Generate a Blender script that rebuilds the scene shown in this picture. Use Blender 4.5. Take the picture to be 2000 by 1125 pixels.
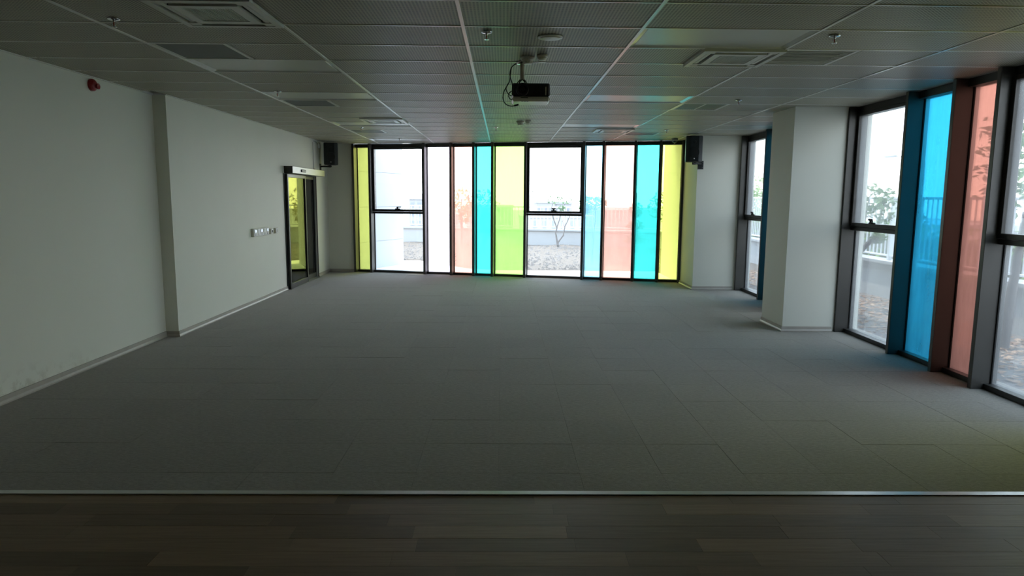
import bpy, math, random
from mathutils import Vector, Matrix
R = random.Random(7)
PI = math.pi
SC = bpy.context.scene
COL = SC.collection
for _o in list(bpy.data.objects):
    bpy.data.objects.remove(_o)

# ------------------------------------------------------------------ camera
HC, HCEIL = 1.6695, 2.79
cam_d = bpy.data.cameras.new('camera'); cam_d.sensor_width = 36.0; cam_d.lens = 1331.1 / 2000 * 36
cam_d.clip_start = 0.05; cam_d.clip_end = 3000
cam = bpy.data.objects.new('camera', cam_d); COL.objects.link(cam); SC.camera = cam
_yaw, _pit, _rol = 0.0138, 0.1324, 0.0075
_fw = Vector((math.sin(_yaw) * math.cos(_pit), math.cos(_yaw) * math.cos(_pit), -math.sin(_pit)))
_rt = Vector((math.cos(_yaw), -math.sin(_yaw), 0)); _dn = _fw.cross(_rt)
_r2 = _rt * math.cos(_rol) - _dn * math.sin(_rol); _d2 = _dn * math.cos(_rol) + _rt * math.sin(_rol)
_m = Matrix((_r2, -_d2, -_fw)).transposed().to_4x4(); _m.translation = (0, 0, HC)
cam.matrix_world = _m

# ------------------------------------------------------------------ sky, sun, exposure
world = bpy.data.worlds.new('hazy_sky'); SC.world = world; world.use_nodes = True
_n = world.node_tree.nodes; _l = world.node_tree.links
_bg = _n['Background']
_tc = _n.new('ShaderNodeTexCoord'); _sx = _n.new('ShaderNodeSeparateXYZ'); _rp = _n.new('ShaderNodeValToRGB')
_l.new(_tc.outputs['Generated'], _sx.inputs[0]); _l.new(_sx.outputs['Z'], _rp.inputs[0]); _l.new(_rp.outputs[0], _bg.inputs[0])
_rp.color_ramp.elements[0].position = 0.0; _rp.color_ramp.elements[0].color = (0.92, 0.97, 1.0, 1)
_rp.color_ramp.elements[1].position = 0.9; _rp.color_ramp.elements[1].color = (0.52, 0.74, 1.0, 1)
SUN_AZ, SUN_EL = math.radians(60), math.radians(70)
sun_d = bpy.data.lights.new('sun', 'SUN'); sun_d.energy = 3.2; sun_d.angle = math.radians(0.6); sun_d.color = (1.0, 0.95, 0.86)
sun = bpy.data.objects.new('sun', sun_d); COL.objects.link(sun)
_sd = Vector((-math.cos(SUN_AZ) * math.cos(SUN_EL), math.sin(SUN_AZ) * math.cos(SUN_EL), math.sin(SUN_EL)))
# hazy sky: brighter on the sun's side
_dt = _n.new('ShaderNodeVectorMath'); _dt.operation = 'DOT_PRODUCT'; _dt.inputs[1].default_value = _sd; _l.new(_tc.outputs['Generated'], _dt.inputs[0])
_ma = _n.new('ShaderNodeMath'); _ma.operation = 'MULTIPLY_ADD'; _ma.inputs[1].default_value = 1.35; _ma.inputs[2].default_value = 2.5
_l.new(_dt.outputs['Value'], _ma.inputs[0]); _l.new(_ma.outputs[0], _bg.inputs['Strength'])
sun.rotation_euler = _sd.to_track_quat('Z', 'Y').to_euler(); sun.location = (-10, 20, 30)
SC.view_settings.view_transform = 'Standard'; SC.view_settings.look = 'None'
SC.view_settings.exposure = 1.31; SC.view_settings.gamma = 1.0; SC.view_settings.use_curve_mapping = False
SC.cycles.use_denoising = True
SC.cycles.max_bounces = 12; SC.cycles.diffuse_bounces = 6; SC.cycles.glossy_bounces = 4
SC.cycles.transparent_max_bounces = 16; SC.cycles.caustics_reflective = False; SC.cycles.caustics_refractive = False
SC.cycles.sample_clamp_indirect = 6.0

# ------------------------------------------------------------------ mesh helpers
class MB:
    """collects shapes, links them as one mesh object"""
    def __init__(s): s.v = []; s.f = []; s.sm = []
    def add(s, vs, fs, smooth=False):
        b = len(s.v); s.v += [tuple(p) for p in vs]; s.f += [tuple(b + i for i in f) for f in fs]; s.sm += [smooth] * len(fs)
        return s
    def box(s, x0, x1, y0, y1, z0, z1):
        return s.add([(x0, y0, z0), (x1, y0, z0), (x1, y1, z0), (x0, y1, z0), (x0, y0, z1), (x1, y0, z1), (x1, y1, z1), (x0, y1, z1)],
                     [(0, 3, 2, 1), (4, 5, 6, 7), (0, 1, 5, 4), (1, 2, 6, 5), (2, 3, 7, 6), (3, 0, 4, 7)])
    def cbox(s, x0, x1, y0, y1, z0, z1, b):
        """box with chamfered edges"""
        vs = []
        for z, i in ((z0, b), (z0 + b, 0), (z1 - b, 0), (z1, b)):
            if i == 0:
                for (x, y) in ((x0 + b, y0), (x1 - b, y0), (x1, y0 + b), (x1, y1 - b), (x1 - b, y1), (x0 + b, y1), (x0, y1 - b), (x0, y0 + b)): vs.append((x, y, z))
            else:
                for (x, y) in ((x0 + b, y0 + b), (x1 - b, y0 + b), (x1 - b, y0 + b), (x1 - b, y1 - b), (x1 - b, y1 - b), (x0 + b, y1 - b), (x0 + b, y1 - b), (x0 + b, y0 + b)): vs.append((x, y, z))
        fs = []
        for k in range(3):
            for i in range(8):
                j = (i + 1) % 8; fs.append((k * 8 + i, k * 8 + j, k * 8 + 8 + j, k * 8 + 8 + i))
        fs.append((0, 6, 4, 2)); fs.append((24, 26, 28, 30))
        return s.add(vs, fs)
    def prism(s, poly, z0, z1):
        n = len(poly)
        a = sum(poly[i][0] * poly[(i + 1) % n][1] - poly[(i + 1) % n][0] * poly[i][1] for i in range(n))
        if a < 0: poly = poly[::-1]
        return s.add([(x, y, z0) for x, y in poly] + [(x, y, z1) for x, y in poly],
                     [tuple(range(n - 1, -1, -1)), tuple(range(n, 2 * n))] + [(i, (i + 1) % n, n + (i + 1) % n, n + i) for i in range(n)])
    def tube(s, pts, rad, seg=8, cap=True):
        pts = [Vector(p) for p in pts]; n = len(pts)
        if not isinstance(rad, (list, tuple)): rad = [rad] * n
        vs = []; up = Vector((0, 0, 1))
        for i, p in enumerate(pts):
            t = (pts[min(i + 1, n - 1)] - pts[max(i - 1, 0)]).normalized()
            a = t.cross(up)
            if a.length < 0.05: a = t.cross(Vector((1, 0, 0)))
            a.normalize(); b = t.cross(a).normalized()
            for k in range(seg):
                q = 2 * PI * k / seg; vs.append(p + (a * math.cos(q) + b * math.sin(q)) * rad[i])
        fs = [(i * seg + k, i * seg + (k + 1) % seg, (i + 1) * seg + (k + 1) % seg, (i + 1) * seg + k) for i in range(n - 1) for k in range(seg)]
        s.add(vs, fs, True)
        if cap: s.add(vs[:seg], [tuple(range(seg))]); s.add(vs[-seg:], [tuple(range(seg - 1, -1, -1))])
        return s
    def lathe(s, prof, seg=20, c=(0, 0, 0), axis='z'):
        vs = []
        for r, h in prof:
            for k in range(seg):
                q = 2 * PI * k / seg; x, y = r * math.cos(q), r * math.sin(q)
                vs.append({'z': (c[0] + x, c[1] + y, c[2] + h), 'x': (c[0] + h, c[1] + x, c[2] + y), 'y': (c[0] + x, c[1] + h, c[2] + y)}[axis])
        n = len(prof)
        fs = [(i * seg + k, i * seg + (k + 1) % seg, (i + 1) * seg + (k + 1) % seg, (i + 1) * seg + k) for i in range(n - 1) for k in range(seg)]
        fs += [tuple(range(seg - 1, -1, -1)), tuple(range((n - 1) * seg, n * seg))]
        return s.add(vs, fs, True)
    def mesh(s, name, mat):
        me = bpy.data.meshes.new(name); me.from_pydata(s.v, [], s.f)
        me.polygons.foreach_set('use_smooth', s.sm); me.materials.append(mat); me.update(); return me
    def build(s, name, mat, parent=None, loc=(0, 0, 0), rz=0.0):
        return link(name, s.mesh(name, mat), parent, loc, rz)

def link(name, me, parent=None, loc=(0, 0, 0), rz=0.0):
    o = bpy.data.objects.new(name, me); COL.objects.link(o); o.location = loc; o.rotation_euler = (0, 0, rz)
    if parent is not None: o.parent = parent
    return o
def tag(o, label=None, cat=None, group=None, kind=None):
    if label: o['label'] = label
    if cat: o['category'] = cat
    if group: o['group'] = group
    if kind: o['kind'] = kind
    return o
def empty(name, loc=(0, 0, 0), rz=0.0):
    o = bpy.data.objects.new(name, None); COL.objects.link(o); o.location = loc; o.rotation_euler = (0, 0, rz); o.empty_display_size = 0.1
    return o
def struct(o, label): return tag(o, label, None, None, 'structure')

# ------------------------------------------------------------------ materials
class NT:
    def __init__(s, name):
        s.m = bpy.data.materials.new(name); s.m.use_nodes = True; s.t = s.m.node_tree; s.n = s.t.nodes; s.l = s.t.links
        s.b = s.n['Principled BSDF']; s.out = s.n['Material Output']
    def add(s, typ, **kw):
        nd = s.n.new(typ)
        for k, v in kw.items():
            if isinstance(k, str) and hasattr(nd, k): setattr(nd, k, v)
            else: nd.inputs[k].default_value = v
        return nd
    def math(s, op, a, b=None, c=None):
        nd = s.n.new('ShaderNodeMath'); nd.operation = op
        for i, x in enumerate((a, b, c)):
            if x is None: continue
            if isinstance(x, (int, float)): nd.inputs[i].default_value = x
            else: s.l.new(x, nd.inputs[i])
        return nd.outputs[0]
    def mix(s, f, a, b):
        nd = s.n.new('ShaderNodeMix'); nd.data_type = 'RGBA'
        for sock, x in ((nd.inputs[0], f), (nd.inputs[6], a), (nd.inputs[7], b)):
            if isinstance(x, (int, float)): sock.default_value = x
            elif isinstance(x, tuple): sock.default_value = x if len(x) == 4 else (*x, 1)
            else: s.l.new(x, sock)
        return nd.outputs[2]
    def noise(s, vec, scale, detail=3, rough=0.5):
        nd = s.n.new('ShaderNodeTexNoise'); nd.inputs['Scale'].default_value = scale; nd.inputs['Detail'].default_value = detail; nd.inputs['Roughness'].default_value = rough
        if vec is not None: s.l.new(vec, nd.inputs['Vector'])
        return nd.outputs[0]
    def obj(s): return s.n.new('ShaderNodeTexCoord').outputs['Object']
    def pos(s): return s.n.new('ShaderNodeNewGeometry').outputs['Position']
    def sep(s, v):
        nd = s.n.new('ShaderNodeSeparateXYZ'); s.l.new(v, nd.inputs[0]); return nd.outputs
    def scale(s, v, k):
        nd = s.n.new('ShaderNodeVectorMath'); nd.operation = 'MULTIPLY'; s.l.new(v, nd.inputs[0]); nd.inputs[1].default_value = k; return nd.outputs[0]
    def ramp(s, f, a, b):
        nd = s.n.new('ShaderNodeMapRange'); s.l.new(f, nd.inputs[0]); nd.inputs[1].default_value = a; nd.inputs[2].default_value = b; return nd.outputs[0]
    def bump(s, h, strength=0.3, dist=0.002):
        nd = s.n.new('ShaderNodeBump'); nd.inputs['Strength'].default_value = strength; nd.inputs['Distance'].default_value = dist
        s.l.new(h, nd.inputs['Height']); s.l.new(nd.outputs[0], s.b.inputs['Normal'])
    def color(s, c):
        if isinstance(c, tuple): s.b.inputs['Base Color'].default_value = (*c, 1)
        else: s.l.new(c, s.b.inputs['Base Color'])
    def set(s, rough=0.5, metal=0.0, spec=0.5):
        s.b.inputs['Roughness'].default_value = rough; s.b.inputs['Metallic'].default_value = metal
        s.b.inputs['Specular IOR Level'].default_value = spec; return s

def simple(name, c, rough=0.5, metal=0.0, spec=0.5, var=0.06, scale=6.0):
    t = NT(name); f = t.noise(t.pos(), scale, 3)
    t.color(t.mix(f, tuple(x * (1 - var) for x in c), tuple(min(1, x * (1 + var)) for x in c))); t.set(rough, metal, spec)
    return t.m

def m_wall():
    t = NT('wall_paint'); p = t.pos()
    f = t.noise(p, 1.3, 4); base = t.mix(f, (0.75, 0.745, 0.655), (0.81, 0.80, 0.71))
    x, y, z = t.sep(p)[:3]
    # flaking damp stain low on the near part of the left wall
    n2 = t.noise(p, 9, 6, 0.65)
    zz = t.math('SUBTRACT', 1.0, t.ramp(t.math('ADD', z, t.math('MULTIPLY', t.noise(p, 2.2, 3), 0.2)), 0.14, 0.34))
    yy = t.math('MULTIPLY', t.ramp(y, 4.9, 5.3), t.math('SUBTRACT', 1.0, t.ramp(y, 6.1, 6.7)))
    xx = t.math('LESS_THAN', x, -3.9)
    st = t.math('MULTIPLY', t.math('MULTIPLY', zz, yy), t.math('MULTIPLY', xx, t.ramp(n2, 0.47, 0.6)))
    t.color(t.mix(t.math('MULTIPLY', st, 0.4), base, (0.36, 0.31, 0.2))); t.set(0.62, 0, 0.35)
    t.bump(t.noise(p, 220, 2), 0.08, 0.001); return t.m

def m_carpet():
    t = NT('carpet'); o = t.obj(); p = t.pos()
    inf = t.n.new('ShaderNodeObjectInfo'); rnd = inf.outputs['Random']
    fib = t.noise(t.scale(o, (1, 2.0, 1)), 130, 4, 0.8); st = t.noise(t.scale(o, (7, 55, 1)), 3.2, 5, 0.7); big = t.noise(p, 1.1, 3)
    mid = t.noise(t.scale(o, (1, 1.6, 1)), 30, 4, 0.75)
    f = t.math('ADD', t.math('MULTIPLY', t.ramp(fib, 0.34, 0.66), 0.34), t.math('ADD', t.math('MULTIPLY', t.ramp(st, 0.28, 0.72), 0.30), t.math('MULTIPLY', t.ramp(mid, 0.34, 0.66), 0.36)))
    c = t.mix(f, (0.070, 0.061, 0.047), (0.345, 0.303, 0.242))
    v = t.math('ADD', t.math('MULTIPLY', rnd, 0.1), 0.95)
    v = t.math('MULTIPLY', v, t.math('ADD', 0.88, t.math('MULTIPLY', big, 0.24)))
    hs = t.n.new('ShaderNodeHueSaturation'); t.l.new(v, hs.inputs['Value']); t.l.new(c, hs.inputs['Color'])
    t.color(hs.outputs[0]); t.set(0.95, 0, 0.1); t.b.inputs['Sheen Weight'].default_value = 0.4; t.b.inputs['Sheen Roughness'].default_value = 0.45
    t.bump(f, 0.7, 0.004); return t.m

def m_wood():
    t = NT('laminate_oak'); o = t.obj()
    inf = t.n.new('ShaderNodeObjectInfo'); rnd = inf.outputs['Random']
    off = t.n.new('ShaderNodeVectorMath'); off.operation = 'ADD'; t.l.new(o, off.inputs[0]); t.l.new(inf.outputs['Location'], off.inputs[1])
    g = t.noise(t.scale(off.outputs[0], (2.5, 45, 1)), 1.6, 6, 0.62); k = t.noise(t.scale(off.outputs[0], (1, 5, 1)), 2.4, 3)
    c = t.mix(g, (0.15, 0.095, 0.055), (0.33, 0.235, 0.15)); c = t.mix(t.math('MULTIPLY', k, 0.4), c, (0.16, 0.105, 0.06))
    hs = t.n.new('ShaderNodeHueSaturation'); t.l.new(t.math('ADD', t.math('MULTIPLY', rnd, 0.55), 0.70), hs.inputs['Value']); t.l.new(c, hs.inputs['Color'])
    t.color(hs.outputs[0]); t.set(0.5, 0, 0.25); t.bump(g, 0.1, 0.001); return t.m

def m_tile():
    """white metal ceiling tile, rows of round perforations, plain border"""
    t = NT('perforated_tile'); o = t.obj(); x, y, z = t.sep(o)[:3]
    P = 0.0222
    fx = t.math('SUBTRACT', t.math('FRACT', t.math('DIVIDE', t.math('ADD', x, 6.0), P)), 0.5)
    fy = t.math('SUBTRACT', t.math('FRACT', t.math('DIVIDE', t.math('ADD', y, 6.0), P)), 0.5)
    d = t.math('SQRT', t.math('ADD', t.math('MULTIPLY', fx, fx), t.math('MULTIPLY', fy, fy)))
    hole = t.math('LESS_THAN', d, 0.31)
    bx = t.math('LESS_THAN', t.math('ABSOLUTE', y), 0.276)
    hole = t.math('MULTIPLY', hole, bx)
    inf = t.n.new('ShaderNodeObjectInfo')
    w = t.math('ADD', 0.95, t.math('MULTIPLY', inf.outputs['Random'], 0.1))
    hs = t.n.new('ShaderNodeHueSaturation'); t.l.new(w, hs.inputs['Value']); hs.inputs['Color'].default_value = (0.53, 0.505, 0.415, 1)
    t.color(t.mix(hole, hs.outputs[0], (0.11, 0.10, 0.08))); t.set(0.5, 0, 0.3); return t.m

def m_glass(name, tint, haze=0.06, dust=(1, 1, 1), refl=1.0, streak=0.0):
    """thin pane: tinted straight-through light, a sheen, and dust or film haze; tint is for the whole pane (two faces)"""
    t = NT(name); n, l = t.n, t.l; n.remove(t.b)
    tr = n.new('ShaderNodeBsdfTransparent'); tr.inputs[0].default_value = (*[math.sqrt(c) for c in tint], 1)
    tl = n.new('ShaderNodeBsdfTranslucent'); tl.inputs[0].default_value = (*[math.sqrt(a * b) for a, b in zip(tint, dust)], 1)
    gl = n.new('ShaderNodeBsdfGlossy'); gl.inputs['Roughness'].default_value = 0.015; gl.inputs[0].default_value = (1, 1, 1, 1)
    m1 = n.new('ShaderNodeMixShader'); m2 = n.new('ShaderNodeMixShader')
    p = t.pos(); f = t.noise(t.scale(p, (1, 1, 0.22)), 6, 4, 0.6)
    hz = t.math('MULTIPLY', haze, t.math('ADD', 1 - streak, t.math('MULTIPLY', f, 2 * streak)))
    l.new(hz, m1.inputs[0]); l.new(tr.outputs[0], m1.inputs[1]); l.new(tl.outputs[0], m1.inputs[2])
    lw = n.new('ShaderNodeFresnel'); lw.inputs[0].default_value = 1.42
    fr = t.math('MULTIPLY', lw.outputs[0], 0.55 * refl)
    l.new(fr, m2.inputs[0]); l.new(m1.outputs[0], m2.inputs[1]); l.new(gl.outputs[0], m2.inputs[2])
    l.new(m2.outputs[0], t.out.inputs[0]); return t.m

def m_gravel(name, a, b, sc):
    t = NT(name); p = t.pos()
    v = t.n.new('ShaderNodeTexVoronoi'); v.inputs['Scale'].default_value = sc; t.l.new(p, v.inputs['Vector'])
    c = t.mix(v.outputs['Distance'], b, a)
    hs = t.mix(t.noise(p, 3, 5, 0.65), c, tuple(x * 0.55 for x in a))
    t.color(hs); t.set(0.9, 0, 0.2); t.bump(v.outputs['Distance'], 0.6, 0.02); return t.m

def m_leaf(name, a, b):
    t = NT(name); inf = t.n.new('ShaderNodeNewGeometry'); f = inf.outputs['Random Per Island']
    t.color(t.mix(f, a, b)); t.set(0.6, 0, 0.3)
    tl = t.n.new('ShaderNodeBsdfTranslucent'); t.l.new(t.mix(f, a, b), tl.inputs[0])
    mx = t.n.new('ShaderNodeMixShader'); mx.inputs[0].default_value = 0.35
    t.l.new(t.b.outputs[0], mx.inputs[1]); t.l.new(tl.outputs[0], mx.inputs[2]); t.l.new(mx.outputs[0], t.out.inputs[0]); return t.m

M = dict(
    wall=m_wall(), carpet=m_carpet(), wood=m_wood(), tile=m_tile(),
    darkwall=simple('light_absorbing_wall', (0.11, 0.11, 0.11), 0.6, 0, 0.3),  # invented dark tone for the unseen stage walls, keeps the near end dim
    bar=simple('white_grid_metal', (0.74, 0.73, 0.69), 0.28, 0, 0.6, 0.02),
    led=simple('light_panel_acrylic', (0.62, 0.63, 0.59), 0.36, 0, 0.6, 0.02),
    ledframe=simple('panel_frame', (0.74, 0.74, 0.72), 0.2, 0.0, 0.6, 0.02),
    acwhite=simple('unit_plastic', (0.66, 0.655, 0.60), 0.38, 0, 0.5, 0.02),
    dark=simple('dark_void', (0.02, 0.02, 0.02), 0.8, 0, 0.2, 0.05),
    grille=simple('grey_grille_metal', (0.19, 0.20, 0.195), 0.5, 0, 0.4, 0.05),
    grillelight=simple('pale_grille_metal', (0.55, 0.55, 0.46), 0.45, 0, 0.4, 0.05),
    frame=simple('bronze_anodised_frame', (0.07, 0.066, 0.06), 0.36, 0.25, 0.5, 0.08),
    sash=simple('dark_bronze_sash', (0.03, 0.028, 0.025), 0.36, 0.2, 0.5, 0.08),
    gasket=simple('black_gasket', (0.012, 0.012, 0.012), 0.6, 0, 0.3, 0.1),
    alu=simple('satin_aluminium', (0.30, 0.30, 0.29), 0.42, 0.85, 0.5, 0.04),
    nosing=simple('pale_nosing_metal', (0.58, 0.59, 0.57), 0.32, 0.4, 0.5, 0.05),
    base=simple('baseboard_pvc', (0.42, 0.38, 0.33), 0.42, 0, 0.4, 0.12, 14),
    plaster=simple('exterior_white_cladding', (0.46, 0.47, 0.48), 0.7, 0, 0.3, 0.03),
    concrete=simple('rendered_concrete', (0.33, 0.33, 0.33), 0.85, 0, 0.2, 0.08, 2.0),
    pave=simple('pale_paving', (0.68, 0.67, 0.64), 0.8, 0, 0.2, 0.05),
    black=simple('black_plastic', (0.012, 0.013, 0.014), 0.42, 0, 0.5, 0.1),
    mesh=simple('black_speaker_mesh', (0.018, 0.022, 0.022), 0.55, 0, 0.4, 0.2, 300),
    white=simple('white_plastic', (0.74, 0.73, 0.70), 0.35, 0, 0.5, 0.02),
    cream=simple('cream_plastic', (0.66, 0.63, 0.52), 0.38, 0, 0.5, 0.02),
    grey=simple('grey_plastic', (0.34, 0.34, 0.34), 0.4, 0, 0.5, 0.04),
    chrome=simple('chrome', (0.75, 0.76, 0.77), 0.18, 1.0, 0.5, 0.03),
    red=simple('red_plastic', (0.33, 0.015, 0.018), 0.35, 0, 0.5, 0.06),
    redglass=simple('red_bulb', (0.5, 0.05, 0.03), 0.15, 0, 0.5, 0.05),
    cctvglass=simple('dark_dome', (0.02, 0.02, 0.022), 0.08, 0, 0.6, 0.05),
    lens=simple('projector_lens', (0.01, 0.011, 0.016), 0.05, 0, 0.8, 0.1),
    pole=simple('cream_pole', (0.58, 0.55, 0.42), 0.4, 0, 0.4, 0.04),
    gravel=m_gravel('gravel', (0.145, 0.112, 0.086), (0.055, 0.046, 0.038), 16),
    soil=m_gravel('dry_soil', (0.17, 0.15, 0.135), (0.09, 0.08, 0.072), 22),
    rock=simple('garden_stone', (0.12, 0.105, 0.095), 0.9, 0, 0.2, 0.5, 3),
    litter=m_leaf('dry_leaf', (0.18, 0.09, 0.045), (0.42, 0.28, 0.18)),
    leaf=m_leaf('green_leaf', (0.05, 0.12, 0.045), (0.14, 0.24, 0.08)),
    leafy=m_leaf('yellow_leaf', (0.30, 0.26, 0.05), (0.48, 0.42, 0.10)),
    leafh=m_leaf('hedge_leaf', (0.10, 0.20, 0.05), (0.30, 0.42, 0.12)),
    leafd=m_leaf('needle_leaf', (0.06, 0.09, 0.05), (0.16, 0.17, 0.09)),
    bark=simple('grey_bark', (0.13, 0.11, 0.10), 0.9, 0, 0.2, 0.25, 9),
    stake=simple('timber_stake', (0.34, 0.26, 0.18), 0.8, 0, 0.2, 0.15),
    rail=simple('white_painted_steel', (0.60, 0.61, 0.62), 0.45, 0, 0.5, 0.03),
    bwall=simple('pale_building', (0.27, 0.27, 0.275), 0.8, 0, 0.2, 0.04, 0.2),
    bwin=simple('building_window', (0.16, 0.18, 0.21), 0.3, 0, 0.5, 0.1),
    broof=simple('building_roof', (0.20, 0.18, 0.17), 0.8, 0, 0.2, 0.06, 0.3),
    crane=simple('crane_steel', (0.18, 0.17, 0.15), 0.6, 0, 0.3, 0.08),
    land=simple('hazy_land', (0.26, 0.26, 0.255), 0.95, 0, 0.1, 0.15, 0.03),
    road=simple('awning_grey', (0.40, 0.41, 0.43), 0.6, 0, 0.3, 0.05),
)
# window glass: far wall films are lively, right-hand ones dustier, their darker tints standing in for a dimmer sky
G = dict(
    clear=m_glass('clear_glass', (0.94, 0.95, 0.95), 0.03),
    yellow=m_glass('yellow_film_glass', (0.72, 0.72, 0.165), 0.14, streak=0.2),
    blush=m_glass('blush_film_glass', (0.84, 0.72, 0.80), 0.28, streak=0.2),
    salmon=m_glass('salmon_film_glass', (0.74, 0.39, 0.305), 0.28, streak=0.2),
    cyan=m_glass('cyan_film_glass', (0.06, 0.66, 0.59), 0.28, streak=0.2),
    green=m_glass('green_film_glass', (0.33, 0.64, 0.14), 0.28, streak=0.2),
    sky=m_glass('pale_blue_film_glass', (0.29, 0.60, 0.72), 0.28, streak=0.2),
    blue=m_glass('blue_film_glass', (0.02, 0.25, 0.40), 0.30, streak=0.5),
    red=m_glass('rust_red_film_glass', (0.33, 0.135, 0.10), 0.34, streak=0.5),
    sideclear=m_glass('dusty_clear_glass', (0.88, 0.91, 0.92), 0.07, streak=0.6),
    sideyellow=m_glass('dusty_yellow_film_glass', (0.62, 0.62, 0.08), 0.3, streak=0.4),
    door=m_glass('grey_door_glass', (0.42, 0.45, 0.45), 0.02, refl=1.7),
)

# ------------------------------------------------------------------ room shell
XL1, XL2, YSTEP = -3.99, -3.84, 8.0
YB = -1.9                      # wall behind the camera
P0 = Vector((0, 14.27, 0)); FANG = -math.atan(0.243)
FD = Vector((math.cos(FANG), math.sin(FANG), 0)); FN = Vector((-math.sin(FANG), math.cos(FANG), 0))
RA = Vector((4.19, 5.9, 0)); RD = Vector((0.01254, 0.99992, 0)); RROT = -PI / 2 - 0.01254
def rx(y, off=0.0): return RA.x + (y - RA.y) * 0.01254 + off
def fy(x, off=0.0): return 14.27 - 0.243 * x + off * 1.03
YST = 3.37; ZST = 0.15         # stage edge and height

room = [(XL1 - .2, YB - .2), (rx(YB) + .45, YB - .2), (rx(12.4) + .45, 12.4), (4.6, 13.6), (3.5, fy(3.5, .25)), (-3.3, fy(-3.3, .25)), (-4.2, 15.4), (XL1 - .2, 15.4)]
floor = MB().prism(room, -0.25, -0.006).build('floor', M['carpet'])
struct(floor, 'heather brown carpet tile floor of the empty hall')
tag(MB().prism([(XL1 - .3, YB - .3), (rx(YB) + .55, YB - .3), (rx(12.4) + .55, 12.4), (4.95, 14.2), (3.5, fy(3.5, 1.0)), (-2.8, fy(-2.8, .62)), (-5.2, 15.9), (-5.6, YB - .3)], 3.02, 3.35)
    .build('roof', M['plaster']), 'flat white roof slab over the hall', None, None, 'structure')

def clip(poly, a, b, c):
    """keep a*x+b*y<=c"""
    out = []
    for i in range(len(poly)):
        p, q = poly[i], poly[(i + 1) % len(poly)]
        dp, dq = a * p[0] + b * p[1] - c, a * q[0] + b * q[1] - c
        if dp <= 0: out.append(p)
        if (dp < 0 < dq) or (dq < 0 < dp):
            t = dp / (dp - dq); out.append((p[0] + (q[0] - p[0]) * t, p[1] + (q[1] - p[1]) * t))
    return out
# carpet tiles: those near enough to tell apart are parts, the far rows one joined part
CX0, CY0, CT = -0.0228, 3.9752, 0.5
g = 0.0003
full_tile = MB().cbox(-CT / 2 + g, CT / 2 - g, -CT / 2 + g, CT / 2 - g, -0.006, 0.0, 0.0006).mesh('carpet_tile', M['carpet'])
farfield = MB()
for j in range(-2, 23):
    y0 = CY0 + CT * j; y1 = y0 + CT
    for i in range(-9, 9):
        x0 = CX0 + CT * i; x1 = x0 + CT
        poly = [(x0 + g, y0 + g), (x1 - g, y0 + g), (x1 - g, y1 - g), (x0 + g, y1 - g)]
        xl = XL1 if y0 < YSTEP - 0.1 else XL2
        poly = clip(poly, -1, 0, -(xl + 0.002)); poly = clip(poly, 1, -0.01254, RA.x - 0.01254 * RA.y + 0.15)
        poly = clip(poly, 0, -1, -(YST + 0.02)); poly = clip(poly, 0.243, 1, 14.27 + 0.14); poly = clip(poly, 0, 1, 15.11)
        if y0 > 12.0: poly = clip(poly, 1, 0, 3.5)
        if len(poly) < 3: continue
        ar = abs(sum(poly[k][0] * poly[(k + 1) % len(poly)][1] - poly[(k + 1) % len(poly)][0] * poly[k][1] for k in range(len(poly)))) / 2
        if ar < 0.004: continue
        dz = R.uniform(-0.0006, 0.0006)
        if y0 > 10.4:
            farfield.prism(poly, -0.006, dz)
        elif ar > 0.247:
            o = link('carpet_tile', full_tile, floor, ((x0 + x1) / 2, (y0 + y1) / 2, dz), PI / 2 * R.choice((0, 0, 0, 2)))
            o.rotation_euler[0] = R.uniform(-.0018, .0018); o.rotation_euler[1] = R.uniform(-.0018, .0018)
        else:
            cxm, cym = (x0 + x1) / 2, (y0 + y1) / 2
            MB().prism([(a - cxm, b - cym) for a, b in poly], -0.006, 0.0).build('carpet_tile', M['carpet'], floor, (cxm, cym, dz))
tag(farfield.build('carpet_tile_field', M['carpet'], floor), 'far rows of carpet tiles near the coloured windows', kind='stuff')

# stage
stage = MB().box(XL1, rx(1) + 0.0, YB, YST - 0.012, -0.004, ZST - 0.012).build('stage', M['wood'])
struct(stage, 'low stage floored in brown oak laminate at the camera end')
RW = 0.116
rows = 9
plank_meshes = {}
for k in range(rows):
    ya = YST - 0.02 - RW * (k + 1); x = XL1 + 0.004 - R.uniform(0, .6)
    while x < 4.1:
        L = R.choice((0.55, 0.7, 0.85, 1.0)); xa, xb = max(x, XL1 + .004), min(x + L, 4.09)
        if xb - xa > 0.03:
            key = round(xb - xa, 4)
            if key not in plank_meshes:
                h = (xb - xa) / 2
                plank_meshes[key] = MB().cbox(-h + .0002, h - .0002, -RW / 2 + .0002, RW / 2 - .0002, -0.012, 0, 0.0006).mesh('plank', M['wood'])
            link('plank', plank_meshes[key], stage, ((xa + xb) / 2, ya + RW / 2, ZST + R.uniform(-.0003, .0003)))
        x += L
tag(MB().box(XL1 + .003, 4.09, YB + .003, YST - 0.02 - RW * rows - .001, ZST - .012, ZST).build('plank_field', M['wood'], stage), 'laminate strips under and behind the camera', kind='stuff')
MB().box(XL1 + .003, 4.12, YST - 0.036, YST + 0.004, ZST - 0.002, ZST + 0.006).box(XL1 + .003, 4.12, YST - 0.006, YST + 0.004, 0.0, ZST - .002).build('edge_nosing', M['nosing'], stage)['label'] = 'satin aluminium nosing along the stage edge'

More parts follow.
